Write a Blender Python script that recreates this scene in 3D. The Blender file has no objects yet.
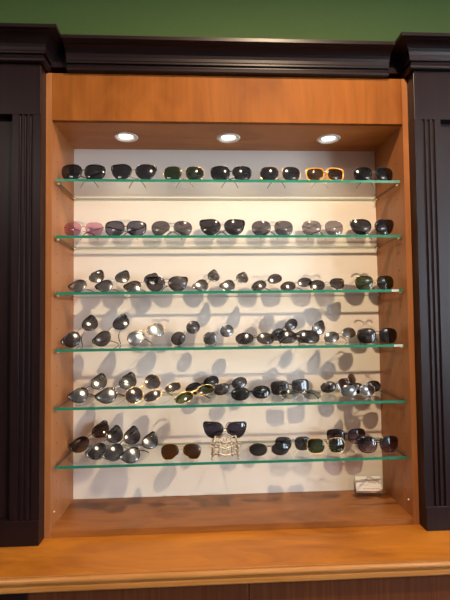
import bpy, bmesh, math, random
from mathutils import Matrix, Vector
random.seed(7)
S = bpy.context.scene
COL = S.collection
PI = math.pi

# ------------------------------------------------------------------ camera
CAM = Vector((-0.10438, -1.47151, 1.56387))
YAW, PITCH, ROLL, FPX = 0.0521984, 0.0392618, -0.0116317, 439.036
_f = Vector((math.sin(YAW)*math.cos(PITCH), math.cos(YAW)*math.cos(PITCH), math.sin(PITCH)))
_r = Vector((math.cos(YAW), -math.sin(YAW), 0)); _u = _r.cross(_f)
_r, _u = _r*math.cos(ROLL)+_u*math.sin(ROLL), -_r*math.sin(ROLL)+_u*math.cos(ROLL)
cam = bpy.data.objects.new('camera', bpy.data.cameras.new('camera')); COL.objects.link(cam)
M = Matrix((( _r.x,_u.x,-_f.x),(_r.y,_u.y,-_f.y),(_r.z,_u.z,-_f.z))).to_4x4(); M.translation = CAM
cam.matrix_world = M
cam.data.sensor_fit = 'VERTICAL'; cam.data.sensor_height = 24.0; cam.data.lens = 24.0*FPX/600.0
cam.data.clip_start = 0.05
S.camera = cam
def at(px, py, Y):
    """where the sight line of a photo point meets the upright plane at depth Y"""
    d = _f + _r*((px-225)/FPX) - _u*((py-300)/FPX)
    return CAM + d*((Y-CAM.y)/d.y)

# ------------------------------------------------------------------ materials
def new_mat(name):
    m = bpy.data.materials.new(name); m.use_nodes = True
    nt = m.node_tree; nt.nodes.clear()
    out = nt.nodes.new('ShaderNodeOutputMaterial')
    return m, nt, out
def N(nt, typ, **kw):
    n = nt.nodes.new(typ)
    for k, v in kw.items():
        if k in n.inputs: n.inputs[k].default_value = v
        else: setattr(n, k, v)
    return n
def plain(name, col, rough=0.5, metal=0.0, spec=0.5, emit=None, estr=0, noise=0.0, nscale=30, coat=0.0):
    m, nt, out = new_mat(name)
    b = N(nt, 'ShaderNodeBsdfPrincipled'); nt.links.new(b.outputs[0], out.inputs[0])
    b.inputs['Base Color'].default_value = (*col, 1); b.inputs['Roughness'].default_value = rough
    b.inputs['Metallic'].default_value = metal; b.inputs['Specular IOR Level'].default_value = spec
    b.inputs['Coat Weight'].default_value = coat
    if emit: b.inputs['Emission Color'].default_value = (*emit, 1); b.inputs['Emission Strength'].default_value = estr
    if noise:
        tc = N(nt, 'ShaderNodeTexCoord'); nz = N(nt, 'ShaderNodeTexNoise', Scale=nscale, Detail=5.0)
        nt.links.new(tc.outputs['Object'], nz.inputs['Vector'])
        mx = N(nt, 'ShaderNodeMix', data_type='RGBA')
        mx.inputs['A'].default_value = (*[c*(1-noise) for c in col], 1); mx.inputs['B'].default_value = (*[min(1, c*(1+noise)) for c in col], 1)
        nt.links.new(nz.outputs['Fac'], mx.inputs['Factor']); nt.links.new(mx.outputs['Result'], b.inputs['Base Color'])
    return m
def wood(name, dark, light, axis, rough=0.3, blotch=0.35, grain=1.0, coat=0.0, bump=0.0, spec=0.5):
    """fine straight grain along one axis with soft cloudy figure"""
    m, nt, out = new_mat(name)
    b = N(nt, 'ShaderNodeBsdfPrincipled'); nt.links.new(b.outputs[0], out.inputs[0])
    b.inputs['Coat Weight'].default_value = coat; b.inputs['Coat Roughness'].default_value = 0.15
    b.inputs['Specular IOR Level'].default_value = spec
    geo = N(nt, 'ShaderNodeNewGeometry')
    def noise(scale3, detail, dist=0.0):
        mp = N(nt, 'ShaderNodeMapping'); mp.inputs['Scale'].default_value = scale3
        nt.links.new(geo.outputs['Position'], mp.inputs['Vector'])
        nz = N(nt, 'ShaderNodeTexNoise', Scale=1.0, Detail=detail, Distortion=dist, Roughness=0.6)
        nt.links.new(mp.outputs['Vector'], nz.inputs['Vector']); return nz.outputs['Fac']
    g = [70.0]*3; g[axis] = 2.5
    c = [7.0]*3; c[axis] = 2.2
    a1 = noise(g, 6.0, 0.4); a2 = noise(c, 3.0, 1.2)
    mm = N(nt, 'ShaderNodeMix', data_type='FLOAT'); mm.inputs['Factor'].default_value = 1-blotch*grain
    nt.links.new(a2, mm.inputs['A']); nt.links.new(a1, mm.inputs['B'])
    rp = N(nt, 'ShaderNodeValToRGB')
    rp.color_ramp.elements[0].position = 0.33; rp.color_ramp.elements[0].color = (*dark, 1)
    rp.color_ramp.elements[1].position = 0.68; rp.color_ramp.elements[1].color = (*light, 1)
    nt.links.new(mm.outputs['Result'], rp.inputs['Fac']); nt.links.new(rp.outputs['Color'], b.inputs['Base Color'])
    mr = N(nt, 'ShaderNodeMapRange'); mr.inputs['To Min'].default_value = rough*0.8; mr.inputs['To Max'].default_value = rough*1.25
    nt.links.new(a1, mr.inputs['Value']); nt.links.new(mr.outputs[0], b.inputs['Roughness'])
    if bump:
        bp = N(nt, 'ShaderNodeBump'); bp.inputs['Strength'].default_value = bump; bp.inputs['Distance'].default_value = 0.001
        nt.links.new(a1, bp.inputs['Height']); nt.links.new(bp.outputs[0], b.inputs['Normal'])
    return m
def clear(name, tint, mirror=0.0, rough=0.03, ior=1.5, gtint=(1, 1, 1), grad=None):
    """a thin see-through sheet: tinted transmission plus a surface reflection; grad = (tint at top, height in m)"""
    m, nt, out = new_mat(name)
    tr = N(nt, 'ShaderNodeBsdfTransparent'); tr.inputs['Color'].default_value = (*tint, 1)
    if grad:
        tc = N(nt, 'ShaderNodeTexCoord'); sp = N(nt, 'ShaderNodeSeparateXYZ'); nt.links.new(tc.outputs['Object'], sp.inputs[0])
        mr = N(nt, 'ShaderNodeMapRange'); mr.inputs['From Min'].default_value = -grad[1]; mr.inputs['From Max'].default_value = grad[1]
        nt.links.new(sp.outputs['Z'], mr.inputs['Value'])
        mx0 = N(nt, 'ShaderNodeMix', data_type='RGBA'); mx0.inputs['A'].default_value = (*tint, 1); mx0.inputs['B'].default_value = (*grad[0], 1)
        nt.links.new(mr.outputs[0], mx0.inputs['Factor']); nt.links.new(mx0.outputs['Result'], tr.inputs['Color'])
    gl = N(nt, 'ShaderNodeBsdfGlossy', Roughness=rough); gl.inputs['Color'].default_value = (*gtint, 1)
    fr = N(nt, 'ShaderNodeFresnel', IOR=ior)
    ad = N(nt, 'ShaderNodeMath', operation='ADD', use_clamp=True); ad.inputs[1].default_value = mirror
    nt.links.new(fr.outputs[0], ad.inputs[0])
    geo = N(nt, 'ShaderNodeNewGeometry'); inv = N(nt, 'ShaderNodeMath', operation='SUBTRACT'); inv.inputs[0].default_value = 1.0
    nt.links.new(geo.outputs['Backfacing'], inv.inputs[1])          # one reflection per sheet, from its outer face
    mu = N(nt, 'ShaderNodeMath', operation='MULTIPLY'); nt.links.new(ad.outputs[0], mu.inputs[0]); nt.links.new(inv.outputs[0], mu.inputs[1])
    mx = N(nt, 'ShaderNodeMixShader'); nt.links.new(mu.outputs[0], mx.inputs[0])
    nt.links.new(tr.outputs[0], mx.inputs[1]); nt.links.new(gl.outputs[0], mx.inputs[2]); nt.links.new(mx.outputs[0], out.inputs[0])
    return m

MAT = dict(
    header=wood('honey_wood_across', (0.185, 0.056, 0.010), (0.315, 0.106, 0.020), 2, 0.5, 0.75, spec=0.08),
    upright=wood('honey_wood_upright', (0.28, 0.10, 0.030), (0.43, 0.172, 0.058), 2, 0.40, 0.6, spec=0.35),
    floorb=wood('honey_wood_board', (0.16, 0.052, 0.012), (0.36, 0.132, 0.030), 0, 0.34, 0.8, spec=0.3),
    counter=wood('orange_wood_counter', (0.26, 0.076, 0.008), (0.54, 0.195, 0.022), 0, 0.38, 0.85, spec=0.35),
    topb_lit=wood('honey_wood_board_lit', (0.36, 0.125, 0.028), (0.55, 0.22, 0.055), 0, 0.4, 0.8, spec=0.3),  # niche ceiling wood, lightened so its colour carries the bounced light
    nose=wood('tan_edge_wood', (0.33, 0.125, 0.025), (0.52, 0.235, 0.065), 0, 0.26, 0.4, spec=0.5),
    base=wood('brown_oak', (0.075, 0.020, 0.007), (0.145, 0.045, 0.016), 2, 0.5, 0.2, bump=0.3, spec=0.2),
    espresso=wood('espresso_wood', (0.008, 0.0032, 0.0040), (0.015, 0.0058, 0.0066), 2, 0.36, 0.4, spec=0.27),
    espresso_h=wood('espresso_wood_level', (0.007, 0.0028, 0.0036), (0.013, 0.005, 0.006), 0, 0.36, 0.4, spec=0.32),
    panel=plain('white_laminate', (0.84, 0.765, 0.685), 0.5, noise=0.02, nscale=4),
    green=plain('green_paint', (0.085, 0.142, 0.034), 0.75, noise=0.05, nscale=60),
    taupe=plain('taupe_paint', (0.27, 0.24, 0.215), 0.8), beige=plain('beige_paint', (0.5, 0.47, 0.43), 0.8), ceil=plain('white_paint', (0.6, 0.58, 0.55), 0.9),
    floor=wood('dark_floor_wood', (0.05, 0.03, 0.02), (0.12, 0.07, 0.045), 1, 0.4, 0.4),
    hole=plain('dark_hole', (0.02, 0.01, 0.006), 0.9), brass=plain('brass', (0.75, 0.53, 0.25), 0.3, 1.0),
    glass=clear('shelf_glass', (0.965, 0.985, 0.975), 0.0, 0.01, 1.35),
    glass_edge=plain('green_glass_edge', (0.016, 0.19, 0.115), 0.2, spec=0.4, noise=0.3, nscale=25),
    side_edge=plain('dark_glass_edge', (0.03, 0.04, 0.03), 0.5),
    rear_edge=plain('pale_glass_edge', (0.20, 0.26, 0.21), 0.4),
    tag=plain('pale_sticker', (0.62, 0.70, 0.66), 0.5),
    ring=plain('white_lamp_metal', (0.80, 0.77, 0.74), 0.35), 
    reflector=plain('bright_reflector', (0.85, 0.85, 0.85), 0.2, 1.0),
    bulb=plain('lamp_glow', (1, 1, 1), 0.5, emit=(1.0, 0.93, 0.82), estr=2.4),
    pane=plain('daylight_pane', (0, 0, 0), 0.5, emit=(0.75, 0.87, 1.0), estr=21.0),
    winframe=plain('window_paint', (0.6, 0.6, 0.58), 0.5),
    paper=plain('white_card', (0.92, 0.90, 0.88), 0.6), orange_ink=plain('orange_ink', (0.72, 0.24, 0.10), 0.6),
    grey_ink=plain('grey_ink', (0.42, 0.40, 0.42), 0.6), gold_ink=plain('tan_ink', (0.45, 0.30, 0.17), 0.6),
    acrylic=clear('acrylic', (0.93, 0.94, 0.95), 0.02, 0.03, 1.45),
    black=plain('black_acetate', (0.008, 0.007, 0.008), 0.16, spec=0.6),
    blackm=plain('black_metal', (0.012, 0.011, 0.013), 0.28, spec=0.6),
    dgrey=plain('gunmetal', (0.10, 0.095, 0.10), 0.28, 0.9),
    gold=plain('gold_metal', (0.80, 0.52, 0.20), 0.22, 1.0), silver=plain('silver_metal', (0.72, 0.70, 0.68), 0.2, 1.0),
    oldgold=plain('worn_gold_metal', (0.58, 0.49, 0.35), 0.3, 0.9),
    amber=plain('amber_tortoise', (0.98, 0.33, 0.022), 0.15, spec=0.6, noise=0.45, nscale=90),
    pinkm=plain('plum_metal', (0.30, 0.07, 0.13), 0.25, 0.6),
    pad=plain('clear_silicone', (0.6, 0.57, 0.52), 0.3),
    strap=plain('zebra_print', (0.55, 0.55, 0.53), 0.4),
    l_ink=clear('lens_violet_black', (0.20, 0.185, 0.245), 0.02, 0.06),
    l_black=clear('lens_black', (0.235, 0.225, 0.24), 0.0, 0.08),
    l_dark=clear('lens_charcoal', (0.30, 0.285, 0.305), 0.02, 0.14),
    l_grey=clear('lens_grey', (0.39, 0.375, 0.40), 0.0, 0.06),
    l_violet=clear('lens_violet_grey', (0.37, 0.37, 0.43), 0.0, 0.06),
    l_pale=clear('lens_pale_grey', (0.57, 0.54, 0.56), 0.01, 0.06),
    l_green=clear('lens_green', (0.25, 0.30, 0.21), 0.0, 0.06),
    l_lgreen=clear('lens_light_green', (0.40, 0.44, 0.33), 0.01, 0.06),
    l_pink=clear('lens_pink', (0.86, 0.64, 0.73), 0.0, 0.06),
    l_brown=clear('lens_brown', (0.32, 0.19, 0.09), 0.0, 0.07),
    l_tea=clear('lens_tea', (0.40, 0.31, 0.21), 0.0, 0.07),
    l_bgrad=clear('lens_rosy_brown', (0.50, 0.36, 0.30), 0.0, 0.07, grad=((0.16, 0.13, 0.13), 0.02)),
    l_purple=clear('lens_purple_fade', (0.66, 0.55, 0.63), 0.0, 0.06, grad=((0.22, 0.18, 0.24), 0.02)),
    l_flash=clear('lens_silver_flash', (0.31, 0.305, 0.31), 0.15, 0.15),
    l_mirror=clear('lens_silver_mirror', (0.42, 0.45, 0.52), 0.42, 0.22, gtint=(0.9, 0.95, 1.0)),
    l_clear=clear('lens_smoke_clear', (0.66, 0.68, 0.64), 0.03, 0.06),
)

# ------------------------------------------------------------------ mesh helpers
class MB:
    def __init__(s): s.v = []; s.f = []; s.m = []
    def add(s, vs, fs, mi=0):
        o = len(s.v); s.v += [tuple(p) for p in vs]; s.f += [tuple(i+o for i in f) for f in fs]; s.m += [mi]*len(fs)
    def box(s, x0, x1, y0, y1, z0, z1, mi=0):
        s.add([(x0,y0,z0),(x1,y0,z0),(x1,y1,z0),(x0,y1,z0),(x0,y0,z1),(x1,y0,z1),(x1,y1,z1),(x0,y1,z1)],
              [(0,3,2,1),(4,5,6,7),(0,1,5,4),(1,2,6,5),(2,3,7,6),(3,0,4,7)], mi)
    def tube(s, pts, ra, rb=None, n=8, closed=False, up=(0,0,1), mi=0):
        pts = [Vector(p) for p in pts]; K = len(pts); rb = ra if rb is None else rb; o = len(s.v)
        for i, p in enumerate(pts):
            a = pts[i-1] if (i or closed) else p; b = pts[(i+1) % K] if (i < K-1 or closed) else p
            t = (b-a).normalized(); sd = t.cross(Vector(up))
            if sd.length < 1e-4: sd = t.cross(Vector((1, 0, 0)))
            sd.normalize(); w = sd.cross(t)
            A = ra[i] if isinstance(ra, (list, tuple)) else ra; B = rb[i] if isinstance(rb, (list, tuple)) else rb
            for k in range(n):
                q = 2*PI*k/n; s.v.append(tuple(p + sd*math.cos(q)*A + w*math.sin(q)*B))
        for i in range(K if closed else K-1):
            j = (i+1) % K
            for k in range(n):
                l = (k+1) % n; s.f.append((o+i*n+k, o+i*n+l, o+j*n+l, o+j*n+k)); s.m.append(mi)
        if not closed:
            s.f.append(tuple(o+k for k in reversed(range(n)))); s.f.append(tuple(o+(K-1)*n+k for k in range(n))); s.m += [mi, mi]
    def ball(s, c, r, sx=1, sy=1, sz=1, n=8, mi=0):
        vs = [(c[0], c[1], c[2]+r*sz)]
        for i in range(1, n//2+1):
            for k in range(n):
                a = PI*i/(n//2+1); b = 2*PI*k/n
                vs.append((c[0]+r*sx*math.sin(a)*math.cos(b), c[1]+r*sy*math.sin(a)*math.sin(b), c[2]+r*sz*math.cos(a)))
        vs.append((c[0], c[1], c[2]-r*sz)); fs = []; R = n//2
        for k in range(n):
            l = (k+1) % n; fs.append((0, 1+k, 1+l)); fs.append((len(vs)-1, 1+(R-1)*n+l, 1+(R-1)*n+k))
            for i in range(R-1): fs.append((1+i*n+k, 1+(i+1)*n+k, 1+(i+1)*n+l, 1+i*n+l))
        s.add(vs, fs, mi)
    def lathe(s, prof, c=(0,0,0), n=32, mi=0):
        o = len(s.v)
        for r, z in prof:
            for k in range(n):
                a = 2*PI*k/n; s.v.append((c[0]+r*math.cos(a), c[1]+r*math.sin(a), c[2]+z))
        for i in range(len(prof)-1):
            for k in range(n):
                l = (k+1) % n; s.f.append((o+i*n+k, o+i*n+l, o+(i+1)*n+l, o+(i+1)*n+k)); s.m.append(mi)
    def mesh(s, name, mats, smooth=False, bevel=0):
        me = bpy.data.meshes.new(name); me.from_pydata(s.v, [], s.f)
        for m in (mats if isinstance(mats, (list, tuple)) else [mats]): me.materials.append(MAT[m])
        me.polygons.foreach_set('material_index', s.m)
        bm = bmesh.new(); bm.from_mesh(me); bmesh.ops.recalc_face_normals(bm, faces=bm.faces)
        if bevel: bmesh.ops.bevel(bm, geom=[e for e in bm.edges], offset=bevel, segments=2, affect='EDGES', profile=0.5)
        bm.to_mesh(me); bm.free()
        if smooth: me.polygons.foreach_set('use_smooth', [True]*len(me.polygons))
        me.update(); return me
    def obj(s, name, mats, parent=None, smooth=False, bevel=0):
        return link(name, s.mesh(name, mats, smooth, bevel), parent)
def link(name, data, parent=None):
    o = bpy.data.objects.new(name, data); COL.objects.link(o)
    if parent: o.parent = parent; o.matrix_parent_inverse = parent.matrix_world.inverted() if data is None else Matrix()
    return o
def thing(name, label, cat, loc=(0,0,0), group=None):
    o = link(name, None); o.location = loc; o.empty_display_size = 0.05; tag(o, label, cat, group)
    return o
def tag(o, label, cat, group=None):
    o['label'] = label; o['category'] = cat
    if group: o['group'] = group
    return o
def struct(o): o['kind'] = 'structure'; return o
def boxobj(name, mats, x0, x1, y0, y1, z0, z1, parent=None, bevel=0.0015):
    m = MB(); m.box(x0, x1, y0, y1, z0, z1); return m.obj(name, mats, parent, False, bevel)

# ------------------------------------------------------------------ the room
ZC, ZN, ZT, ZCR = 0.859, 0.880, 2.2294, 2.391     # counter, niche floor, niche ceiling, crown foot
ZTOP = 2.479
DN = 0.2521
struct(boxobj('floor', 'floor', -3, 3, -4.6, 0.5, -0.1, 0))
struct(boxobj('ceiling', 'ceil', -3, 3, -4.6, 0.5, 3.0, 3.1))
struct(boxobj('wall_back', 'green', -3, 3, 0.32, 0.5, 0, 3.0))
struct(boxobj('wall_left', 'taupe', -3.1, -3, -4.6, 0.5, 0, 3.0))
struct(boxobj('wall_front', 'taupe', -3, 3, -4.7, -4.6, 0, 3.0))
def wall_right():
    m = MB()                                        # wall to the right of the viewer with two tall window openings
    ys = [-4.6, -4.1, -3.2, -2.9, -2.0, 0.5]
    for i in range(5):
        if i in (1, 3): m.box(3, 3.1, ys[i], ys[i+1], 0, 0.9); m.box(3, 3.1, ys[i], ys[i+1], 2.7, 3.0)
        else: m.box(3, 3.1, ys[i], ys[i+1], 0, 3.0)
    struct(m.obj('wall_right', 'beige'))
    for i, y in enumerate((-4.1, -2.9)):
        w = struct(boxobj('window_%d' % (i+1), 'pane', 3.07, 3.08, y, y+0.9, 0.9, 2.7, bevel=0))
        f = MB()
        for a, b, c, d in ((y, y+.05, .9, 2.7), (y+.85, y+.9, .9, 2.7), (y+.05, y+.85, .9, .95), (y+.05, y+.85, 2.65, 2.7), (y+.05, y+.85, 1.78, 1.82)):
            f.box(3.01, 3.065, a, b, c, d)
        f.obj('window_frame', 'winframe', w)
wall_right()

# ------------------------------------------------------------------ the display niche
niche = thing('display_niche', 'honey wood wall display niche with white back panel between the dark cabinets', 'display cabinet', (0, 0, ZC))
def npart(name, mats, x0, x1, y0, y1, z0, z1, bevel=0.001):
    return boxobj(name, mats, x0, x1, y0, y1, z0-ZC, z1-ZC, niche, bevel)
npart('back_panel', 'panel', -0.6, 0.6, DN, DN+0.02, ZN, ZT, 0)
npart('bottom_board', 'floorb', -0.6, 0.6, 0.0, DN+0.02, ZC+0.0003, ZN)
tp = MB()                                            # niche ceiling with three round lamp cut-outs
LAMPS = [(-0.3776, 0.131), (-0.0010, 0.131), (0.3756, 0.131)]
def holed_plate(m, x0, x1, y0, y1, z0, z1, cx, cy, r, n=32):
    ring = [(cx+r*math.cos(2*PI*k/n), cy+r*math.sin(2*PI*k/n)) for k in range(n)]
    def edge(k):
        a = 2*PI*k/n; dx, dy = math.cos(a), math.sin(a)
        t = min(((x1-cx)/dx if dx > 1e-6 else (x0-cx)/dx if dx < -1e-6 else 9e9), ((y1-cy)/dy if dy > 1e-6 else (y0-cy)/dy if dy < -1e-6 else 9e9))
        return (cx+dx*t, cy+dy*t)
    out = [edge(k) for k in range(n)]
    corners = [(x0, y0), (x1, y0), (x1, y1), (x0, y1)]
    for z in (z0, z1):
        vs = [(*p, z) for p in ring]+[(*p, z) for p in out]+[(*p, z) for p in corners]; fs = []
        for k in range(n):
            l = (k+1) % n; a, b = out[k], out[l]
            if abs(a[0]-b[0]) > 1e-6 and abs(a[1]-b[1]) > 1e-6:
                ci = min(range(4), key=lambda c: (corners[c][0]-a[0])**2+(corners[c][1]-a[1])**2+(corners[c][0]-b[0])**2+(corners[c][1]-b[1])**2)
                fs.append((k, n+k, 2*n+ci, n+l, l))
            else: fs.append((k, n+k, n+l, l))
        m.add(vs, fs)
    m.add([(*p, z0) for p in ring]+[(*p, z1) for p in ring], [(k, (k+1) % n, n+(k+1) % n, n+k) for k in range(n)])
xb = [-0.6, -0.19, 0.19, 0.6]
for i, (lx, ly) in enumerate(LAMPS): holed_plate(tp, xb[i], xb[i+1], 0.018, DN+0.02, ZT-ZC, ZT+0.018-ZC, lx, ly, 0.036)
tp.obj('top_board', 'topb_lit', niche)
npart('header_board', 'header', -0.6, 0.6, 0.0, 0.018, ZT, ZCR-0.0005)
for sx in (-1, 1):
    m = MB(); x0, x1 = sorted((0.6*sx, 0.6195*sx)); m.box(x0, x1, 0.0, DN+0.02, ZC+0.0003-ZC, ZCR-0.0005-ZC)
    for yy in (0.055, 0.20):                          # rows of shelf-peg holes
        z = ZN+0.075
        while z < ZT-0.1:
            c = [(0.5997*sx, yy+0.0025*math.cos(2*PI*k/10), z+0.0025*math.sin(2*PI*k/10)-ZC) for k in range(10)]
            m.add(c, [tuple(range(10))], 1); z += 0.064
    m.obj('side_board', ['upright', 'hole'], niche)
for sx in (-1, 1):
    m = MB(); m.ball((0.598*sx, 0.03, 0.93-ZC), 0.003, n=8); m.obj('screw_cap', 'ring', niche, True)
m = MB(); m.box(-0.62, 0.62, 0.274, 0.318, 0.0003, ZCR-0.0005-ZC); m.obj('backing_board', 'upright', niche)

# lamps in the niche ceiling
for i, (lx, ly) in enumerate(LAMPS):
    t = thing('recessed_downlight', ('left', 'middle', 'right')[i] and ['lit round downlight with white rim, above the second sunglasses from the left', 'lit round downlight with white rim, midway along the niche ceiling', 'lit round downlight with white rim, above the amber sunglasses'][i], 'downlight', (lx, ly, ZT), 'downlights in the niche ceiling')
    m = MB(); m.lathe([(0.0335, 0.004), (0.0335, -0.002), (0.036, -0.0045), (0.042, -0.0035), (0.0445, -0.0004), (0.0355, -0.0004)]); m.obj('trim_ring', 'ring', t, True)
    m = MB(); m.lathe([(0.0335, 0.004), (0.030, 0.03), (0.022, 0.05), (0.0, 0.055)]); m.obj('reflector', 'reflector', t, True)
    m = MB(); m.lathe([(0.0001, 0.0085), (0.012, 0.009), (0.021, 0.0115), (0.024, 0.015), (0.021, 0.03), (0.0001, 0.035)]); m.obj('bulb', 'bulb', t, True)
    L = bpy.data.lights.new('downlight_beam', 'SPOT'); L.energy = 0.8; L.color = (1.0, 0.79, 0.59); L.spot_size = math.radians(118); L.spot_blend = 0.75; L.shadow_soft_size = 0.012
    lo = bpy.data.objects.new('downlight_beam', L); COL.objects.link(lo); lo.parent = t; lo.location = (0, 0, -0.006)

# ------------------------------------------------------------------ glass shelves
SZ = [2.0359, 1.8440, 1.6537, 1.4640, 1.2720, 1.0816]
ORD = ['top', 'second', 'third', 'fourth', 'fifth', 'lowest']
for i, z in enumerate(SZ):
    t = thing('glass_shelf', ['clear glass shelf nearest the downlights, with the amber sunglasses', 'clear glass shelf with the pink sunglasses, second from the top',
        'clear glass shelf third from the top with pale sticker on its right end', 'clear glass shelf fourth from the top, with the silver mirrored sunglasses',
        'clear glass shelf second from the bottom, under the gold rimmed sunglasses', 'lowest clear glass shelf, holding the small gold stand'][i], 'shelf', (0, 0, z), 'glass shelves of the display niche')
    m = MB(); x, y0, y1, h = 0.5925, 0.0158, 0.2505, 0.009
    v = [(-x,y0,-h),(x,y0,-h),(x,y1,-h),(-x,y1,-h),(-x,y0,0),(x,y0,0),(x,y1,0),(-x,y1,0)]
    m.add(v, [(0,3,2,1),(4,5,6,7)], 0); m.add(v, [(0,1,5,4)], 1); m.add(v, [(1,2,6,5),(3,0,4,7)], 2); m.add(v, [(2,3,7,6)], 3)
    m.obj('pane', ['glass', 'glass_edge', 'side_edge', 'rear_edge'], t)
    for sx in (-1, 1):
        for yy in (0.035, 0.225):
            q = MB(); q.tube([(0.5999*sx, yy, -h-0.0028), (0.586*sx, yy, -h-0.0028)], 0.0025, n=8); q.obj('shelf_pin', 'brass', t, True)
    if i in (2, 3):
        q = MB(); a = at([0,0,392,393][i], 300, 0.0155).x; b = at([0,0,399,401.5][i], 300, 0.0155).x
        q.box(a, b, y0-0.0006, y0-0.0001, -0.0082, -0.0008); 
        for k in range(4): q.box(a+0.004+k*0.0045, a+0.0068+k*0.0045, y0-0.0009, y0-0.0006, -0.0058, -0.0032, 1)
        o = q.obj('edge_sticker', ['tag', 'grey_ink'], t); o['label'] = 'pale sticker'

# ------------------------------------------------------------------ dark cabinets either side
def sweep_profile(m, path, prof):
    """sweep (out, up) points along a level path of (x, y); out is to the right of travel, mitred at corners"""
    n = len(path); o = len(m.v); K = len(prof)
    for i, p in enumerate(path):
        p = Vector(p)
        d0 = (p-Vector(path[i-1])).normalized() if i else None; d1 = (Vector(path[i+1])-p).normalized() if i < n-1 else None
        n0 = Vector((d0.y, -d0.x)) if d0 else None; n1 = Vector((d1.y, -d1.x)) if d1 else None
        if n0 and n1: k = (n0+n1); k = k/(k.dot(n0))
        else: k = n0 or n1
        for out, up in prof: m.v.append((p.x+k.x*out, p.y+k.y*out, up))
    for i in range(n-1):
        for j in range(K):
            l = (j+1) % K; m.f.append((o+i*K+j, o+i*K+l, o+(i+1)*K+l, o+(i+1)*K+j)); m.m.append(0)
    m.f.append(tuple(o+j for j in range(K))); m.f.append(tuple(o+(n-1)*K+j for j in reversed(range(K)))); m.m += [0, 0]
CROWN = [(0.0, 0.0), (0.008, 0.0)] + [(0.011+0.006*math.sin(a), 0.009-0.009*math.cos(a)) for a in (0.5, 1.0, 1.57, 2.2, 2.8)] + \
        [(0.0115, 0.019), (0.0115, 0.025), (0.019, 0.0255), (0.0195, 0.031), (0.021, 0.034)] + \
        [(0.021+0.038*(1-math.cos(a)), 0.034+0.039*math.sin(a)) for a in (0.25, 0.5, 0.75, 1.0, 1.25, 1.5)] + \
        [(0.0595, 0.075), (0.063, 0.0755), (0.070, 0.0770), (0.070, 0.088), (0.0, 0.088)]
PY = -0.045                                           # front of the dark cabinets
c = thing('crown_molding', 'dark crown molding running over the honey wood niche, between the two cabinets', 'molding', (0, 0, ZCR))
m = MB(); sweep_profile(m, [(-0.548, -0.0002), (0.548, -0.0002)], CROWN); m.obj('molding_run', 'espresso_h', c)
m = MB(); m.box(-0.6195, 0.6195, 0.0, 0.27, 0.0195, 0.088); m.obj('top_cap', 'espresso_h', c)
for sx in (-1, 1):
    side = 'left' if sx < 0 else 'right'
    t = thing('dark_cabinet', 'tall espresso brown cabinet with fluted edge at the %s end of the niche' % side, 'cabinet', (0.62*sx, 0, ZC), 'dark cabinets flanking the niche')
    def X(a): return a*sx                             # outwards from the niche edge
    def part(name, x0, x1, y0, y1, z0, z1, mat='espresso', bev=0.0015):
        a, b = sorted((X(x0), X(x1))); return boxobj(name, mat, a, b, y0, y1, z0-ZC, z1-ZC, t, bev)
    part('carcass', 0.0, 1.3, 0.0, 0.318, ZC+0.0003, ZCR+0.0025)
    part('frieze_board', 0.0, 1.3, PY, 0.0, 2.227, ZCR+0.0025)
    part('plinth_block', 0.0, 1.3, PY-0.003, 0.0, ZC+0.0003, 0.937)
    # fluted stile: plank with three half-round grooves
    m = MB(); o0, w = 0.0, 0.0905; gs = [0.031, 0.048, 0.065]; prof = [(0.0, PY+0.0005)]
    for gx in gs:
        for k in range(9):
            a = PI*k/8; prof.append((gx-0.0048*math.cos(a), PY+0.0005+0.0065*math.sin(a)))
    prof += [(w, PY+0.0005), (w, 0.0), (0.0, 0.0)]; K = len(prof)
    for z in (0.937, 2.227):
        m.v += [(X(px), py, z-ZC) for px, py in prof]
    m.f += [(j, (j+1) % K, K+(j+1) % K, K+j) for j in range(K)]; m.f += [tuple(range(K)), tuple(range(K, 2*K))]; m.m += [0]*(K+2)
    m.obj('fluted_stile', 'espresso', t)
    part('recessed_panel', 0.0905, 1.3, PY+0.02, 0.0, 0.937, 2.212)
    part('panel_top_rail', 0.0905, 1.3, PY+0.032, 0.0, 2.212, 2.227)
    m = MB()
    if sx < 0: path = [(-1.3, PY), (0.0, PY), (0.0, -0.0002)]
    else: path = [(0.0, -0.0002), (0.0, PY), (1.3, PY)]
    sweep_profile(m, path, CROWN)
    m.v = [(p[0], p[1], p[2]+ZCR-ZC+0.003) for p in m.v]; 
    cr = thing('crown_molding', 'dark crown molding stepping forward on top of the %s fluted cabinet' % side, 'molding', (0.62*sx, 0, ZC)); m.obj('molding_run', 'espresso_h', cr)
    a, b = sorted((X(0.0), X(1.3))); boxobj('top_cap', 'espresso_h', a, b, PY+0.0005, 0.318, ZCR+0.003-ZC, ZCR+0.0905-ZC, cr)

# ------------------------------------------------------------------ counter and base cabinet
t = thing('countertop', 'orange wood countertop with rounded front edge below the niche', 'countertop', (0, 0, 0.82))
NY = -0.222
def run(name, prof, mat):
    m = MB(); K = len(prof)
    for x in (-2.0, 2.0): m.v += [(x, y, z) for y, z in prof]
    m.f += [(j, (j+1) % K, K+(j+1) % K, K+j) for j in range(K)]; m.f += [tuple(range(K)), tuple(range(K, 2*K))]; m.m += [0]*(K+2)
    return m.obj(name, mat, t)
run('top', [(0.30, 0.0), (0.30, 0.039), (NY+0.0145, 0.039), (NY+0.0145, 0.0)], 'counter')
prof = [(NY+0.0145, 0.039), (NY+0.0115, 0.0388), (NY+0.0112, 0.0345), (NY+0.0082, 0.0345), (NY+0.0078, 0.0365), (NY+0.0062, 0.0372)]
prof += [(NY+0.0062-0.0082*math.sin(a), 0.0282+0.009*math.cos(a)) for a in (0.35, 0.7, 1.05, 1.4, 1.75, 2.1, 2.45)]
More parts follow.
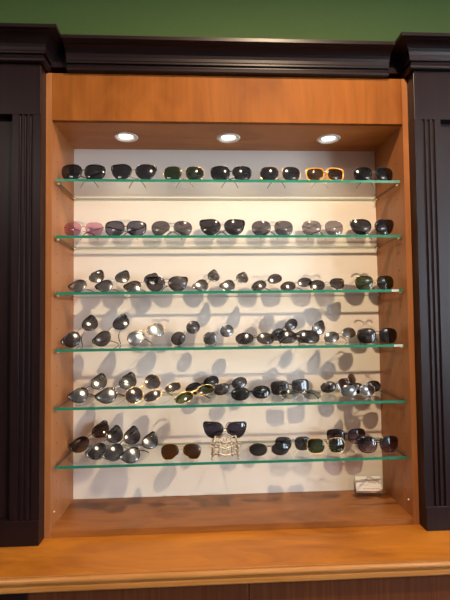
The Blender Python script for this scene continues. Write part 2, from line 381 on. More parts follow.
prof += [(NY+0.0055, 0.0195), (NY+0.0055, 0.0165), (NY+0.0010, 0.0158), (NY+0.0004, 0.013), (NY+0.0004, 0.003), (NY+0.002, 0.0), (NY+0.0145, 0.0)]
run('edge_molding', prof, 'nose')
xd = at(27, 598, -0.20).x; xs = at(249, 588, -0.20).x
t = thing('base_cabinet', 'brown oak base cabinet under the orange wood countertop', 'cabinet', (0, 0, 0))
boxobj('carcass', 'base', -2.0, 2.0, -0.18, 0.30, 0.0003, 0.8195, t)
boxobj('corner_post', 'espresso', xd-0.12, xd, -0.2035, -0.18, 0.0003, 0.8195, t)
for a, b in ((xd+0.0015, xs-0.0012), (xs+0.0012, xs+(xs-xd)), (xs+(xs-xd)+0.0024, 2.0), (-2.0, xd-0.122)):
    boxobj('door_panel', 'base', a, b, -0.2, -0.18, 0.08, 0.8190, t)

# ------------------------------------------------------------------ card holder
ca = at(357, 490.5, 0.19); 
t = thing('card_holder', 'clear acrylic card holder with white printed cards on the niche floor', 'card holder', (at(369.3, 490, 0.205).x, 0.222, ZN+0.0002)); t.rotation_euler = (0, 0, math.radians(-4))
m = MB(); m.box(-0.052, 0.052, -0.034, 0.02, 0, 0.003); m.box(-0.052, 0.052, -0.034, -0.0315, 0.003, 0.012)
def slab(m, w, y0, z0, tilt, h, th, mi=0, xo=0.0):
    c_, s_ = math.cos(tilt), math.sin(tilt); vs = []
    for x in (xo-w/2, xo+w/2):
        for d, e in ((0, 0), (h, 0), (h, th), (0, th)): vs.append((x, y0+d*s_+e*c_, z0+d*c_-e*s_))
    m.add(vs, [(0,1,2,3),(7,6,5,4),(0,4,5,1),(1,5,6,2),(2,6,7,3),(3,7,4,0)], mi)
TL = math.radians(20)
slab(m, 0.104, -0.005, 0.003, TL, 0.045, 0.0025); m.obj('acrylic_stand', 'acrylic', t)
m = MB(); slab(m, 0.096, -0.022, 0.009, TL, 0.058, 0.010); o = m.obj('card_stack', 'paper', t); o['label'] = 'white printed cards with an orange strip'
def ink(x0, x1, z0, z1, mat, name):
    m = MB(); slab(m, x1-x0, -0.0223+z0*math.sin(TL), 0.009+z0*math.cos(TL), TL, z1-z0, 0.0003, 0, (x0+x1)/2); return m.obj(name, mat, o)
ink(-0.047, 0.047, 0.001, 0.0055, 'orange_ink', 'orange_strip')
m = MB()
def line(x0, x1, z0, z1, mi): slab(m, x1-x0, -0.0223+z0*math.sin(TL), 0.009+z0*math.cos(TL), TL, z1-z0, 0.0003, mi, (x0+x1)/2)
for k in range(7): line(-0.022+k*0.0098, -0.0155+k*0.0098, 0.0125, 0.015, 0)
for k in range(4): line(-0.034+k*0.009, -0.028+k*0.009, 0.026, 0.0278, 0)
for k in range(3): line(-0.028+k*0.008, -0.022+k*0.008, 0.046, 0.0475, 0)
def curl(pts):
    P = [(x, -0.0226+z*math.sin(TL), 0.009+z*math.cos(TL)) for x, z in pts]; m.tube(P, 0.0009, 0.0004, n=5, up=(0, -1, 0.3), mi=1)
curl([(0.001, 0.034), (0.004, 0.044), (0.008, 0.0455), (0.008, 0.038), (0.003, 0.036), (0.009, 0.034), (0.013, 0.038)])
curl([(0.013, 0.038), (0.017, 0.041), (0.020, 0.037), (0.017, 0.034), (0.014, 0.037)])
curl([(0.021, 0.034), (0.023, 0.044), (0.029, 0.043), (0.026, 0.038), (0.031, 0.036), (0.027, 0.0335), (0.021, 0.034)])
curl([(0.031, 0.036), (0.035, 0.045), (0.040, 0.040), (0.036, 0.036), (0.042, 0.035)])
m.obj('printing', ['grey_ink', 'gold_ink'], o)

# ------------------------------------------------------------------ sunglasses
MM = 0.001
HALF = 36.0                                            # half the distance between lens centres, mm
SHAPES = dict(   # a, b half width / height, n squareness, bt taper to the chin, cat outer-top flick, tear aviator drop
    oversize=dict(a=29, b=22.5, n=2.7, bt=.14, cat=1.5, tear=0), cateye=dict(a=28.5, b=22.5, n=2.4, bt=.25, cat=7.5, tear=0),
    soft=dict(a=28, b=22, n=2.9, bt=.13, cat=0, tear=0), square=dict(a=28, b=20.5, n=4, bt=.10, cat=0, tear=0),
    wayfarer=dict(a=28, b=20.5, n=3.6, bt=.16, cat=2.5, tear=0), aviator=dict(a=28, b=22, n=2.5, bt=.12, cat=0, tear=4.5),
    round=dict(a=25, b=21.5, n=2.1, bt=.03, cat=0, tear=0), butterfly=dict(a=26, b=20, n=2.15, bt=.2, cat=9, tear=0),
    slim=dict(a=27, b=14.5, n=2.15, bt=.05, cat=1, tear=0), oval=dict(a=28, b=18.5, n=2.15, bt=.04, cat=0, tear=0), drop=dict(a=24, b=18.5, n=2.2, bt=.16, cat=6, tear=1.0))
NO = 44
def outline(kind, scale=1.0, off=0.0):
    """right lens, (x from lens centre, z), mm"""
    p = dict(SHAPES[kind]); p['a'] *= 1.06; p['b'] *= 1.10; P = []
    for k in range(NO):
        t = 2*PI*k/NO; c, s = math.cos(t), math.sin(t); e = 2/p['n']
        x = p['a']*math.copysign(abs(c)**e, c); z = p['b']*math.copysign(abs(s)**e, s)
        x *= 1 + p['bt']*min(0, z/p['b'])
        g = math.exp(-((t-0.62)/0.38)**2); x += p['cat']*0.55*g; z += p['cat']*0.75*g
        if p['tear']:
            gi = math.exp(-((t-3.95)/0.55)**2); x += p['tear']*0.9*gi; z += p['tear']*0.8*gi
            go = math.exp(-((t-5.2)/0.5)**2); z -= p['tear']*0.5*go; x += p['tear']*0.25*go
        r = math.hypot(x, z); x += off*x/r; z += off*z/r
        P.append((x*scale, z*scale))
    return P
def front_y(X, x, z): return 0.00125*X*X + (x*x+z*z)/(2*115.0)     # face wrap + lens bulge, mm
def lens_mesh(kind, sx, mat):
    m = MB(); rings = [0.0001, .25, .5, .72, .88, 0.985]; o = outline(kind)
    for side, dy in ((0, 0.0), (1, 1.6)):
        for q in rings:
            for x, z in o:
                x, z = x*q, z*q; X = HALF+x; m.v.append((sx*x*MM, (front_y(X, x, z)-front_y(HALF, 0, 0)+dy)*MM, z*MM))
    R = len(rings)
    for side in (0, 1):
        b = side*R*NO
        for i in range(R-1):
            for k in range(NO):
                l = (k+1) % NO; f = (b+i*NO+k, b+i*NO+l, b+(i+1)*NO+l, b+(i+1)*NO+k); m.f.append(f if side else f[::-1]); m.m.append(0)
    for k in range(NO):
        l = (k+1) % NO; m.f.append(((R-1)*NO+k, (R-1)*NO+l, (2*R-1)*NO+l, (2*R-1)*NO+k)); m.m.append(0)
    return m.mesh('lens', mat, True)
def P3(sx, x, z, dy=0.0): return Vector((sx*(HALF+x)*MM, (front_y(HALF+x, x, z)+dy)*MM, z*MM))
def rim_mesh(kind, sx, mat, r, rdepth):
    m = MB(); m.tube([P3(sx, x, z, 0.6) for x, z in outline(kind, 1.0, r*0.4)], r*MM, rdepth*MM, n=8, closed=True, up=(0, 1, 0)); return m.mesh('rim', mat, True)
def brow_mesh(kind, sx, mat, r):
    o = outline(kind, 1.0, 0.6); ks = list(range(1, NO//2)); m = MB()
    rr = [MM*r*(0.45+1.15*math.exp(-((k-4)/4.5)**2)+0.25*math.sin(PI*k/(NO/2))) for k in ks]
    m.tube([P3(sx, *o[k], 0.2) for k in ks], rr, [1.7*MM]*len(ks), n=8, up=(0, 1, 0)); return m.mesh('brow_bar', mat, True)
def inner_edge(kind, z):
    o = outline(kind); c = [(abs(p[1]-z), p) for p in o if p[0] < 0]; return min(c)[1]
def bridge_mesh(kind, mat, r, style):
    m = MB(); a = SHAPES[kind]['a']
    zs = dict(metal=[5], keyhole=[7], double=[4, 15], bar=[13], top=[16])[style] if style != 'plastic' else [6]
    for z in zs:
        x, zz = inner_edge(kind, z); A = P3(1, x, zz, 0.5); B = Vector((-A.x, A.y, A.z)); lift = 0.003 if style in ('metal', 'keyhole') else 0.001
        pts = [A.lerp(B, i/8)+Vector((0, -0.002*math.sin(PI*i/8), lift*math.sin(PI*i/8))) for i in range(9)]
        m.tube(pts, r*MM, (r*1.5 if style == 'plastic' else r)*MM, n=8, up=(0, 1, 0))
    return m.mesh('bridge', mat, True)
def pad_mesh(sx, mat):
    m = MB(); x = -SHAPES['soft']['a']+HALF
    m.ball((sx*8.5*MM, 8*MM, -6*MM), 5*MM, 0.35, 0.5, 1.0, n=8)
    m.tube([(sx*10.5*MM, 2.2*MM, 2*MM), (sx*10.5*MM, 6*MM, 1*MM), (sx*9*MM, 8*MM, -4*MM)], 0.45*MM, n=5); return m.mesh('nose_pad', mat, True)
HZ = 9.0
def hinge(kind): 
    a = SHAPES[kind]['a']*1.06+SHAPES[kind]['cat']*0.4; return Vector(((HALF+a)*MM, front_y(HALF+a, a, HZ)*MM, HZ*MM))
def hinge_mesh(kind, sx, mat, r):
    h = hinge(kind); a = SHAPES[kind]['a']; m = MB()
    o = min((abs(p[1]-HZ), p) for p in outline(kind) if p[0] > 0)[1]; A = P3(sx, o[0], o[1], 0.3)
    H = Vector((sx*h.x, h.y+0.0025, h.z)); m.tube([A, A.lerp(H, .55)+Vector((0, -0.001, 0)), H], r*MM, r*1.4*MM, n=8); return m.mesh('end_piece', mat, True)
def temple_mesh(sx, mat, ra, rb, L0=0, L1=1, name='temple'):
    """arm from the hinge straight back, ending in an ear hook; sx gives the inward bow"""
    pts = []; NP = 22
    for i in range(NP+1):
        s = 130.0*(L0+(L1-L0)*i/NP)
        if s < 90: y, z = s, -s*0.03
        else:
            q = (s-90)/40; y = 90+40*(q-0.20*q*q); z = -2.7-40*(0.46*q*q+0.06*q)
        pts.append(Vector((-sx*(3.0*math.sin(PI*min(1, s/110))*0.6)*MM, y*MM, z*MM)))
    K = len(pts)
    if name == 'temple': w = [1.0-0.25*i/K for i in range(K)]
    else: w = [min(1, .55+i*0.2)*(1.0 if i < K-1 else 0.6) for i in range(K)]
    m = MB(); m.tube(pts, [ra*MM*q for q in w], [rb*MM*q for q in w], n=8, up=(0, 0, 1)); return m.mesh(name, mat, True)

CACHE = {}
def cached(key, fn):
    if key not in CACHE: CACHE[key] = fn()
    return CACHE[key]
# style: shape, lens, rim (material, r, depth) or None, brow (material, r) or None, bridge (material, r, style), temple (material, ra, rb), tip material or None, pads
STYLES = dict(
  oversize_black=('oversize','l_black',('black',1.6,1.7),('black',1.7),('black',1.6,'plastic'),('black',1.2,2.1),None,False),
  oversize_violet=('oversize','l_violet',('black',1.6,1.7),('black',1.5),('black',1.6,'plastic'),('black',1.1,1.9),None,False),
  cat_gold=('cateye','l_black',('blackm',.7,1.0),('black',2.0),('gold',.9,'metal'),('blackm',.8,1.1),'black',True),
  cat_grey=('cateye','l_black',('blackm',.7,1.0),('black',1.9),('gold',.8,'metal'),('blackm',.8,1.1),'black',True),
  cat_black=('cateye','l_black',('blackm',.9,1.0),('black',2.0),('silver',.8,'metal'),('blackm',.9,1.2),'black',True),
  cat_third=('cateye','l_dark',('blackm',.8,1.0),('black',1.6),('blackm',.8,'double'),('blackm',.8,1.1),'black',True),
  soft_green=('soft','l_green',('gold',.7,1.0),None,('gold',.8,'metal'),('gold',.8,1.0),'gold',True),
  soft_goldblack=('soft','l_black',('gold',.7,1.0),None,('gold',.8,'metal'),('gold',.8,1.0),'black',True),
  soft_silverblack=('soft','l_black',('blackm',.9,1.0),None,('silver',.8,'metal'),('blackm',.8,1.0),'black',True),
  wayfarer_amber=('wayfarer','l_tea',('amber',2.6,2.0),('amber',2.4),('amber',2.2,'plastic'),('amber',1.5,2.4),None,False),
  oval_pink=('soft','l_pink',None,None,('pinkm',.9,'metal'),('pinkm',.9,1.1),'pinkm',True),
  aviator_grey=('aviator','l_grey',('dgrey',.6,.9),None,('dgrey',.7,'double'),('blackm',.7,.9),'black',True),
  soft_grey=('soft','l_grey',('dgrey',.55,.8),None,('silver',.7,'metal'),('blackm',.7,.9),'black',True),
  soft_pale=('soft','l_pale',('silver',.55,.8),None,('silver',.7,'metal'),('blackm',.8,.9),'black',True),
  cat_mirror=('cateye','l_black',('blackm',.8,1.0),('black',1.8),('silver',.8,'metal'),('blackm',.9,1.1),'black',True),
  butter_flash=('butterfly','l_flash',('blackm',.8,1.0),('black',2.3),('silver',.8,'metal'),('blackm',.8,1.1),'black',True),
  butter_silver=('butterfly','l_flash',('silver',.8,1.0),('black',1.6),('silver',.8,'metal'),('silver',.8,1.0),'black',True),
  butter_dark=('butterfly','l_dark',('blackm',.8,1.0),('black',1.5),('silver',.8,'metal'),('blackm',.8,1.1),'black',True),
  drop_dark=('drop','l_dark',('black',1.1,1.1),('black',2.2),('blackm',.8,'metal'),('blackm',.8,1.1),'black',True),
  round_dark=('round','l_dark',('blackm',.9,1.0),None,('silver',.8,'metal'),('blackm',.8,1.0),'black',True),
  round_silver=('round','l_flash',('silver',.7,1.0),None,('silver',.8,'metal'),('silver',.8,1.0),'black',True),
  oval_dark=('oval','l_dark',('blackm',.9,1.0),None,('blackm',.8,'metal'),('blackm',.8,1.1),'black',True),
  oval_silver=('oval','l_flash',('silver',.6,.9),None,('silver',.8,'metal'),('silver',.8,1.0),'black',True),
  oval_thick=('oval','l_black',('black',1.5,1.7),('black',1.3),('black',1.5,'plastic'),('black',1.2,2.1),None,False),
  zebra=('oval','l_dark',('black',1.6,1.5),('black',2.0),('black',1.4,'plastic'),('strap',1.2,2.1),'black',False),
  aviator_mirror=('aviator','l_mirror',('gold',.6,.9),None,('gold',.7,'double'),('gold',.7,.9),'black',True),
  round_gold=('round','l_dark',('gold',.9,1.0),None,('gold',.8,'metal'),('gold',.8,1.0),'gold',True),
  oval_gold=('slim','l_dark',('gold',.9,1.0),None,('gold',.8,'metal'),('gold',.8,1.0),'black',True),
  aviator_goldgreen=('slim','l_lgreen',('gold',.9,1.0),None,('gold',.8,'metal'),('gold',.8,1.0),'black',True),
  square_thin=('square','l_dark',('blackm',.6,.9),None,('blackm',.8,'bar'),('blackm',.8,1.0),'black',True),
  square_black=('soft','l_black',('blackm',.8,1.0),None,('blackm',.9,'bar'),('blackm',.9,1.1),'black',True),
  oval_smoke=('slim','l_clear',('silver',.5,.8),None,('silver',.7,'metal'),('blackm',.8,1.0),'black',True),
  butter_brown=('butterfly','l_bgrad',('black',1.0,1.0),('black',2.2),('blackm',.8,'metal'),('blackm',.8,1.1),'black',True),
  butter_jet=('butterfly','l_dark',('black',1.3,1.4),('black',2.4),('silver',.8,'metal'),('black',1.0,1.6),None,True),
  butter_steel=('butterfly','l_flash',('black',1.0,1.1),('black',2.4),('silver',.8,'metal'),('blackm',.9,1.2),'black',True),
  aviator_brown=('aviator','l_brown',('gold',.7,.9),None,('gold',.8,'double'),('gold',.8,1.0),'gold',True),
  cat_purple=('oversize','l_purple',('black',1.3,1.5),('black',2.2),('black',1.6,'plastic'),('black',1.2,2.1),None,False),
  cat_jet=('cateye','l_ink',('black',1.2,1.5),('black',2.1),('black',1.5,'plastic'),('black',1.2,2.1),None,False),
  oval_rimless=('oval','l_black',None,None,('dgrey',.8,'metal'),('blackm',.8,1.0),'black',True),
  aviator_black=('soft','l_black',('blackm',.6,.9),None,('silver',.7,'top'),('blackm',.7,.9),'black',True),
  soft_goldgreen=('soft','l_green',('gold',1.1,1.1),None,('gold',.9,'double'),('gold',.9,1.1),'gold',True),
  soft_lgreen=('soft','l_green',('gold',.55,.8),None,('gold',.8,'metal'),('gold',.7,.9),'black',True),
)
def part_mesh(style, what, sx):
    kind, lens, rim, brow, br, te, tip, pads = STYLES[style]
    if what == 'lens': return cached(('lens', kind, lens, sx), lambda: lens_mesh(kind, sx, lens))
    if what == 'rim': return cached(('rim', kind, rim, sx), lambda: rim_mesh(kind, sx, *rim))
    if what == 'brow_bar': return cached(('brow', kind, brow, sx), lambda: brow_mesh(kind, sx, *brow))
    if what == 'bridge': return cached(('bridge', kind, br), lambda: bridge_mesh(kind, *br))
    if what == 'end_piece': return cached(('end', kind, te, sx), lambda: hinge_mesh(kind, sx, te[0], max(te[1], .9)))
    if what == 'nose_pad': return cached(('pad', sx), lambda: pad_mesh(sx, 'pad'))
    if what == 'temple': return cached(('temple', te, bool(tip), sx), lambda: temple_mesh(sx, te[0], te[1], te[2], 0, .70 if tip else 1))
    if what == 'temple_tip': return cached(('tip', tip, te, sx), lambda: temple_mesh(sx, tip, te[1]+.5, te[2]+.8, .66, 1, 'temple_tip'))
def make_pair(style):
    """one pair with its parts, built once per style; further pairs of the style are copies"""
    kind, lens, rim, brow, br, te, tip, pads = STYLES[style]
    t = link('sunglasses', None); t.empty_display_size = 0.03
    for sx in (-1, 1):
        o = link('lens', part_mesh(style, 'lens', sx), t); o.location = (sx*HALF*MM, front_y(HALF, 0, 0)*MM, 0)
        if rim: link('rim', part_mesh(style, 'rim', sx), t)
        if brow: link('brow_bar', part_mesh(style, 'brow_bar', sx), t)
        link('end_piece', part_mesh(style, 'end_piece', sx), t)
        if pads: link('nose_pad', part_mesh(style, 'nose_pad', sx), t)
        a = link('temple', part_mesh(style, 'temple', sx), t); h = hinge(kind); a.location = (sx*h.x, h.y+0.0025, h.z)
        if tip: link('temple_tip', part_mesh(style, 'temple_tip', sx), a)
    link('bridge', part_mesh(style, 'bridge', 1), t)
    return t
KIDS = {}
def kids(o): return [c for c in o.children]
def copy_tree(o):
    r = o.copy(); COL.objects.link(r)
    for ch in kids(o):
        c = ch.copy(); COL.objects.link(c); c.parent = r
        for g in kids(ch):
            d = g.copy(); COL.objects.link(d); d.parent = c
    return r
PROTO = {}
def front_points(style):
    """outline points of the frame front, thickened, in the pair's own frame"""
    kind = STYLES[style][0]; rim = STYLES[style][2]; br = STYLES[style][3]; r = max(rim[1] if rim else 0.0, br[1] if br else 0)*1.2
    P = []
    for sx in (-1, 1):
        for x, z in outline(kind, 1.0, r):
            for dy in (-1.2, 2.4): P.append(P3(sx, x, z, dy))
    return P
def temple_points(style, sx):
    v = [x.co.copy() for x in part_mesh(style, 'temple', sx).vertices]
    if STYLES[style][6]: v += [x.co.copy() for x in part_mesh(style, 'temple_tip', sx).vertices]
    return v
PXM = FPX
def rot_of(yaw, lean, roll): return Matrix.Rotation(yaw, 3, 'Z') @ Matrix.Rotation(-lean, 3, 'X') @ Matrix.Rotation(-roll, 3, 'Y')
def place(row, style, L, R, label, Y=None, lean=None, free=False, yawsign=1, size=None, folds=None, name='sunglasses'):
    up = lean is None
    if style in PROTO: o = copy_tree(PROTO[style])
    else: o = make_pair(style); PROTO[style] = o
    o.name = name; zs = SZ[row-1]
    tag(o, label, 'sunglasses', 'sunglasses on the %s shelf' % ORD[row-1])
    kind = STYLES[style][0]; fp = front_points(style); tp_ = {sx: temple_points(style, sx) for sx in (-1, 1)}; h = hinge(kind)
    cx, cy = (L[0]+R[0])/2, (L[1]+R[1])/2
    def temple_world(sx, fold, rot, loc, s, tau=0.0):
        Rz = Matrix.Rotation(sx*fold, 3, 'Z') @ Matrix.Rotation(tau, 3, 'X'); H = Vector((sx*h.x, h.y+0.0025, h.z))
        return [loc + rot @ ((Rz @ p + H)*s) for p in tp_[sx]]
    def solve(Y):
        c = at(cx, cy, Y); pl = at(*L, Y); pr = at(*R, Y); dx, dz = pr.x-pl.x, pr.z-pl.z; sp = 2*HALF*MM
        if up:
            s = size or math.hypot(dx, dz)/sp; roll = math.atan2(dz, dx) if free else 0.0; yaw = 0.0; al = 0.03
            if free is False:
                def gap(al_):
                    rot = rot_of(0, al_, 0); zf = min((rot @ p).z for p in fp)*s
                    return min(q.z for q in temple_world(1, math.radians(52), rot, Vector(), s))-zf
                lo, hi = -0.12, 0.35
                for _ in range(20):
                    mid = (lo+hi)/2
                    if gap(mid) > 0.0002: lo = mid
                    else: hi = mid
                al = lo
        else:
            al = math.radians(lean); s = size or 0.93
            for _ in range(3):
                sr = max(-.9, min(.9, dz/(sp*s*math.cos(al)))); roll = math.asin(sr); k = dx/(sp*s*math.cos(roll))
                if k > 1.0: s = min(s*k, 1.16)
            k = min(1.0, dx/(sp*s*math.cos(roll))); yaw = yawsign*math.acos(k); yaw = max(-.7, min(.7, yaw))
        rot = rot_of(yaw, al, roll)
        c = c - rot @ Vector((0, front_y(HALF, 0, 0)*MM*s, 0))
        zf = min((rot @ p).z for p in fp)*s
        return c, rot, s, zf+c.z-zs
    if Y is None:
        best = None
        for i in range(33):
            y = 0.045+i*0.005; r = solve(y)
            if best is None or abs(r[3]) < best[0]: best = (abs(r[3]), y)
        Y = best[1]
    c, rot, s, gap = solve(Y)
    if not free: c = c - Vector((0, 0, gap-0.0004))
    o.matrix_world = Matrix.Translation(c) @ rot.to_4x4() @ Matrix.Scale(s, 4)
    o.rotation_euler = rot.to_euler(); o.location = c; o.scale = (s, s, s)
    rep = []
    for tmp in [x for x in kids(o) if x.name.split('.')[0] == 'temple']:
        sx = 1 if tmp.location.x > 0 else -1; best = None
        for tau in ((0.0,) if up else (0.0, 0.06, 0.12, 0.18, 0.26)):
            for i in range(0, 45):
                f = math.radians(0+i*2) if not up else math.radians(38+i*0.9)
                W = temple_world(sx, f, rot, c, s, tau); mz = min(q.z for q in W)-zs; my = max(q.y for q in W); mx_ = max(abs(q.x) for q in W)
                cost = (abs(mz-0.0006)*(1 if mz > 0 else 8))+max(0, my-0.2490)*20+max(0, mx_-0.598)*20+(abs(f-math.radians(52))*0.004 if up else 0)+tau*0.02
                if best is None or cost < best[0]: best = (cost, f, mz, my, tau)
        if folds: best = (0, math.radians(folds[0 if sx < 0 else 1]), 0, 0, 0)
        tmp.rotation_euler = (best[4], 0, sx*best[1]); rep.append((round(math.degrees(best[1])), round(best[4],2), round(best[2]*1000), round(best[3], 3)))
    print('PAIR', row, style, 'Y%.3f gap%.1fmm s%.2f' % (Y, gap*1000, s), rep)
    return o

# ---- top shelf
place(1, 'oversize_black', (71.3,170.5), (94.5,170.5), 'big glossy black sunglasses leftmost on the top shelf', Y=.032)
place(1, 'cat_gold', (121.7,171.5), (145.3,172.3), 'black cat-eye sunglasses with pale bridge, second from left on the top shelf', Y=.032)
place(1, 'soft_green', (172.7,173.3), (194.7,173.5), 'gold rimmed sunglasses with dark green lenses on the top shelf', Y=.032)
place(1, 'oversize_black', (220.5,173), (242,173), 'big glossy black sunglasses under the middle downlight on the top shelf', Y=.032)
place(1, 'soft_goldblack', (269.5,173.5), (291.5,173.5), 'gold rimmed black sunglasses just left of the amber pair', Y=.032)
place(1, 'wayfarer_amber', (315.5,174), (335.5,174), 'amber tortoise sunglasses with thick frame', Y=.032)
place(1, 'soft_silverblack', (363.5,173.2), (385,173), 'black lensed sunglasses with silver bridge at the right end of the top shelf', Y=.032)
# ---- second shelf
place(2, 'oval_pink', (72.3,229.5), (94,229.7), 'rimless sunglasses with pink lenses', Y=.032)
place(2, 'oversize_violet', (114.5,227.7), (136.3,227.8), 'thick black rimmed sunglasses with violet grey lenses, right of the pink pair', Y=.032)
place(2, 'aviator_grey', (160.5,230), (182.7,230), 'thin rimmed grey aviator sunglasses with double bridge on the second shelf', Y=.032)
place(2, 'cat_grey', (210.7,228.7), (234.3,228.7), 'black browed cat-eye sunglasses below the middle downlight, on the second shelf', Y=.032)
place(2, 'soft_grey', (261.5,228.5), (284,228.5), 'thin rimmed squarish grey sunglasses on the second shelf', Y=.032)
place(2, 'soft_pale', (312,228.2), (334.5,228.2), 'sunglasses with pale grey see-through lenses below the amber pair', Y=.032)
place(2, 'cat_mirror', (362,227.7), (384.7,227.5), 'black cat-eye sunglasses at the right end of the second shelf', Y=.032)
# ---- third shelf
place(3, 'butter_flash', (79.7,286), (96.6,276.3), 'tilted dark cat-eye sunglasses leftmost on the third shelf', Y=.10, lean=26)
place(3, 'butter_flash', (105.8,286.3), (122.5,277), 'tilted dark cat-eye sunglasses second from left on the third shelf', Y=.10, lean=26)
place(3, 'butter_silver', (134,286.4), (151.7,278.5), 'tilted silvery sunglasses tucked behind the upright cat-eye pair on the third shelf', lean=26, Y=0.15)
place(3, 'cat_third', (155.5,283), (177.5,283), 'upright black cat-eye sunglasses with double bridge on the third shelf', Y=.07)
place(3, 'butter_flash', (201.5,285.5), (215.3,275.5), 'tilted black sunglasses immediately right of the upright cat-eye pair with double bridge', Y=.10, lean=26)
place(3, 'butter_silver', (228.3,285.3), (243.8,277.2), 'tilted silver rimmed sunglasses, sixth pair from the left on the third shelf', Y=.10, lean=26)
place(3, 'oval_dark', (259,285), (275.5,277.7), 'tilted dark oval sunglasses, fourth pair from the right on the third shelf', Y=.10, lean=26)
place(3, 'oval_dark', (288,284.3), (305.5,280), 'dark oval sunglasses with low tilt, third from right on the third shelf', Y=.12, lean=26)
place(3, 'drop_dark', (317.5,284.5), (337.7,282.5), 'dark sunglasses lying low, left of the green lensed upright pair', Y=.15, lean=26)
place(3, 'soft_lgreen', (364.7,281.7), (386,281.5), 'upright gold rimmed sunglasses with green lenses at the right of the third shelf', Y=.06)
# ---- fourth shelf
place(4, 'drop_dark', (73.3,340.5), (90,325.3), 'steeply tilted dark sunglasses leftmost on the fourth shelf', Y=0.085, lean=22)
place(4, 'drop_dark', (103.7,340), (120.8,324.5), 'steeply tilted dark sunglasses left of the silver mirrored pair', Y=0.1, lean=22)
place(4, 'aviator_mirror', (136.7,340.5), (156,333), 'gold rimmed aviator sunglasses with silver mirrored lenses', Y=.13, lean=24)
place(4, 'round_dark', (178.3,339), (193.5,328), 'tilted round dark sunglasses just right of the mirrored aviators', Y=.13, lean=12)
place(4, 'round_silver', (210,338.3), (227.2,331), 'tilted round silver rimmed sunglasses, second pair to the right of the mirrored aviators', Y=.13, lean=12)
place(4, 'oval_dark', (244.7,339.5), (265.8,339.5), 'dark oval sunglasses lying level near the middle of the fourth shelf', Y=.10, lean=24)
place(4, 'oval_dark', (277.3,334.3), (292.2,324.5), 'tilted dark sunglasses perched highest on the fourth shelf pile', Y=.13, lean=12, free=True)
place(4, 'zebra', (286.7,341), (310.5,341), 'black and white patterned sunglasses lowest in the fourth shelf pile', Y=.09, lean=24)
place(4, 'butter_steel', (303,337), (320,329), 'tilted thick browed sunglasses behind the patterned pair', Y=.13, lean=12)
place(4, 'oval_silver', (331.7,338), (350,333.8), 'silver rimmed oval sunglasses left of the upright square pair on the fourth shelf', Y=.15, lean=24)
place(4, 'square_black', (367.3,336.7), (389,336.5), 'upright black sunglasses with straight bar bridge at the right end of the fourth shelf', Y=.06)
# ---- fifth shelf
place(5, 'butter_steel', (81,394), (99,383.3), 'tilted dark cat-eye sunglasses leftmost on the fifth shelf', lean=30)
place(5, 'butter_steel', (108.6,394.3), (128.3,382.8), 'tilted dark cat-eye sunglasses left of the gold round pair', lean=30)
place(5, 'round_gold', (134.5,393.4), (153.4,382.4), 'tilted round gold rimmed sunglasses on the fifth shelf', lean=30)
place(5, 'oval_gold', (153,395), (173.2,388), 'gold rimmed dark oval sunglasses right of the round gold pair', lean=30)
place(5, 'aviator_goldgreen', (184.2,396.5), (206.6,390.3), 'gold rimmed sunglasses with grey green lenses, lying on the fifth shelf', lean=38)
place(5, 'oval_thick', (193.8,387), (211.6,380.8), 'tilted thick black sunglasses behind the gold rimmed grey green pair', lean=16)
place(5, 'oval_dark', (221.8,389), (240,383.3), 'black oval sunglasses behind the thick temple pair at the fifth shelf middle', lean=16)
place(5, 'oval_thick', (240.5,394), (261.6,392.3), 'thick black oval sunglasses lying in front at the middle of the fifth shelf', lean=16)
place(5, 'square_thin', (280,388), (301,386.3), 'square thin bar sunglasses behind the clear green pair', lean=7)
place(5, 'oval_smoke', (289.5,394), (312.5,394.7), 'clear smoky green oval sunglasses in front of the square pair', lean=30)
place(5, 'oval_dark', (328.7,387), (347,383.5), 'dark oval sunglasses at the left of the pile on the fifth shelf', lean=14)
place(5, 'oval_silver', (341,383), (355,379), 'silver rimmed sunglasses on top of the pile at the fifth shelf right', lean=20, free=True, Y=0.135)
place(5, 'oval_silver', (349,391), (368,390), 'silvery dark sunglasses lying in front of the pile on the fifth shelf', lean=19)
place(5, 'oval_thick', (356,388.5), (374,386.4), 'black sunglasses forming the right end of the fifth shelf pile', lean=16)
# ---- lowest shelf
place(6, 'butter_brown', (81.3,443.3), (100,431.7), 'tilted sunglasses with rosy brown lower lens, leftmost on the lowest shelf', lean=34)
place(6, 'butter_jet', (98.6,449), (115.8,437.5), 'jet black tilted sunglasses right of the rosy brown pair', lean=34)
place(6, 'butter_jet', (115,450), (133.2,438.4), 'jet black tilted sunglasses in the middle of the left pile, lowest shelf', lean=34)
place(6, 'butter_steel', (132,454), (151,444), 'tilted dark sunglasses nearest the front of the lowest shelf, beside the brown aviators', lean=34)
place(6, 'aviator_brown', (170,452), (192,451.7), 'gold rimmed aviator sunglasses with brown lenses')
place(6, 'oval_rimless', (258.5,450), (280.5,449.3), 'rimless black oval sunglasses right of the small gold stand', lean=8)
place(6, 'aviator_black', (283.6,444), (303,443.7), 'black sunglasses with wire top bar behind the rimless black pair', lean=8)
place(6, 'soft_goldgreen', (316.3,446.3), (337,445.7), 'gold framed sunglasses with dark green lenses on the lowest shelf')
place(6, 'cat_purple', (336.8,436.2), (357,437.6), 'black framed sunglasses with purple faded lenses behind the gold green pair')
place(6, 'cat_purple', (368,445.3), (389.5,444.6), 'black framed sunglasses with purple faded lenses at the front right corner of the lowest shelf')

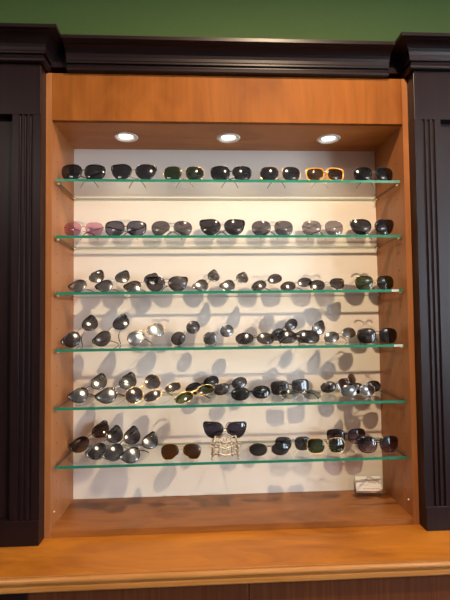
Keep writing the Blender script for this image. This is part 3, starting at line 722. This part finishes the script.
# ---- small gold stand with a pair perched on it
sc_ = at(225.5, 450, 0.035); zs = SZ[5]
st = thing('eyewear_stand', 'small openwork gold wire stand holding the black cat-eye sunglasses', 'stand', (sc_.x, 0.032, zs+0.0003))
def rod(name, pts, r, mat='oldgold', knots=()):
    m = MB(); m.tube(pts, r, n=8)
    for k in knots: m.ball(k, r*1.6, n=8)
    return m.obj(name, mat, st, True)
HW = 0.042
for sx in (-1, 1):
    for yy in (0.0, 0.05):
        x = sx*HW; rod('leg', [(x*1.06, yy, 0.0035), (x, yy, 0.022), (x*1.03, yy, 0.042), (x*0.95, yy, 0.062), (x*0.80, yy, 0.080)], 0.0032, knots=[(x, yy, 0.02), (x*1.03, yy, 0.042), (x*0.95, yy, 0.062), (x*1.06, yy, 0.0052)])
for z in (0.018, 0.041, 0.060):
    rod('crossbar', [(-HW, 0, z), (-HW*.5, -0.002, z+0.003), (0, -0.003, z-0.003), (HW*.5, -0.002, z+0.003), (HW, 0, z)], 0.0025, knots=[(0, -0.003, z-0.003), (-HW*.5, -0.002, z+0.003), (HW*.5, -0.002, z+0.003)])
    for sx in (-1, 1): rod('side_bar', [(sx*HW, 0, z), (sx*HW, 0.05, z)], 0.0022)
for x in (-0.021, 0.021):
    rod('upright', [(x*1.1, -0.001, 0.012), (x, -0.003, 0.041), (x*0.9, -0.001, 0.078)], 0.0024, knots=[(x*1.05, -0.002, 0.03), (x*.95, -0.002, 0.052)])
m = MB()
for cx0, cz0, r0 in ((0.0, 0.030, 0.010), (0.0, 0.051, 0.008), (-0.031, 0.051, 0.006), (0.031, 0.051, 0.006), (-0.032, 0.030, 0.007), (0.032, 0.030, 0.007), (-0.011, 0.070, 0.007), (0.011, 0.070, 0.007), (0.046, 0.052, 0.006), (-0.046, 0.052, 0.006)):
    m.tube([(cx0+r0*math.cos(a*PI/8), -0.003+0.001*math.sin(a), cz0+r0*math.sin(a*PI/8)) for a in range(16)], 0.0016, n=6, closed=True, up=(0, 1, 0))
m.obj('scrollwork', 'oldgold', st, True)
rod('cradle', [(-HW*.80, 0.0, 0.080), (-0.022, -0.004, 0.078), (-0.010, -0.008, 0.086), (0, -0.009, 0.092), (0.010, -0.008, 0.086), (0.022, -0.004, 0.078), (HW*.80, 0.0, 0.080)], 0.0027)
rod('cradle', [(-HW*.80, 0.05, 0.080), (-0.012, 0.05, 0.084), (0.012, 0.05, 0.084), (HW*.80, 0.05, 0.080)], 0.0027)
place(6, 'cat_jet', (213.8,430.3), (236.2,430.3), 'black cat-eye sunglasses perched on the small gold stand', Y=.036, free=True, folds=(30, 30))

# ------------------------------------------------------------------ room light
def ceiling_lamp(x, y, w, e, col, label):
    t = thing('ceiling_lamp', label, 'lamp', (x, y, 3.0), 'room ceiling lamps')
    m = MB(); m.lathe([(0.0001, -0.03), (0.08, -0.03), (0.10, -0.02), (0.10, -0.0005), (0.0001, -0.0005)]); m.obj('housing', 'ring', t, True)
    L = bpy.data.lights.new('lamp_light', 'AREA'); L.shape = 'DISK'; L.size = w; L.energy = e; L.color = col
    o = bpy.data.objects.new('lamp_light', L); COL.objects.link(o); o.parent = t; o.location = (0, 0, -0.04)
WARM = (1.0, 0.78, 0.56)
ceiling_lamp(0.25, -0.98, 0.03, 52, (1.0, 0.73, 0.48), 'round ceiling lamp nearest the niche')
ceiling_lamp(-1.8, -2.6, 0.7, 20, (1.0, 0.88, 0.75), 'round ceiling lamp towards the left wall')
ceiling_lamp(1.8, -2.6, 0.7, 20, (1.0, 0.88, 0.75), 'round ceiling lamp towards the right wall')
w = bpy.data.worlds.new('world'); S.world = w; w.use_nodes = True
w.node_tree.nodes['Background'].inputs[0].default_value = (0.5, 0.6, 0.7, 1); w.node_tree.nodes['Background'].inputs[1].default_value = 0.3
S.view_settings.view_transform = 'Standard'; S.view_settings.look = 'None'; S.view_settings.gamma = 1; S.view_settings.use_curve_mapping = False
S.view_settings.exposure = 0.0
S.cycles.use_denoising = True
S.cycles.transparent_max_bounces = 40; S.cycles.max_bounces = 8; S.cycles.caustics_reflective = False; S.cycles.caustics_refractive = False
S.cycles.sample_clamp_indirect = 4.0
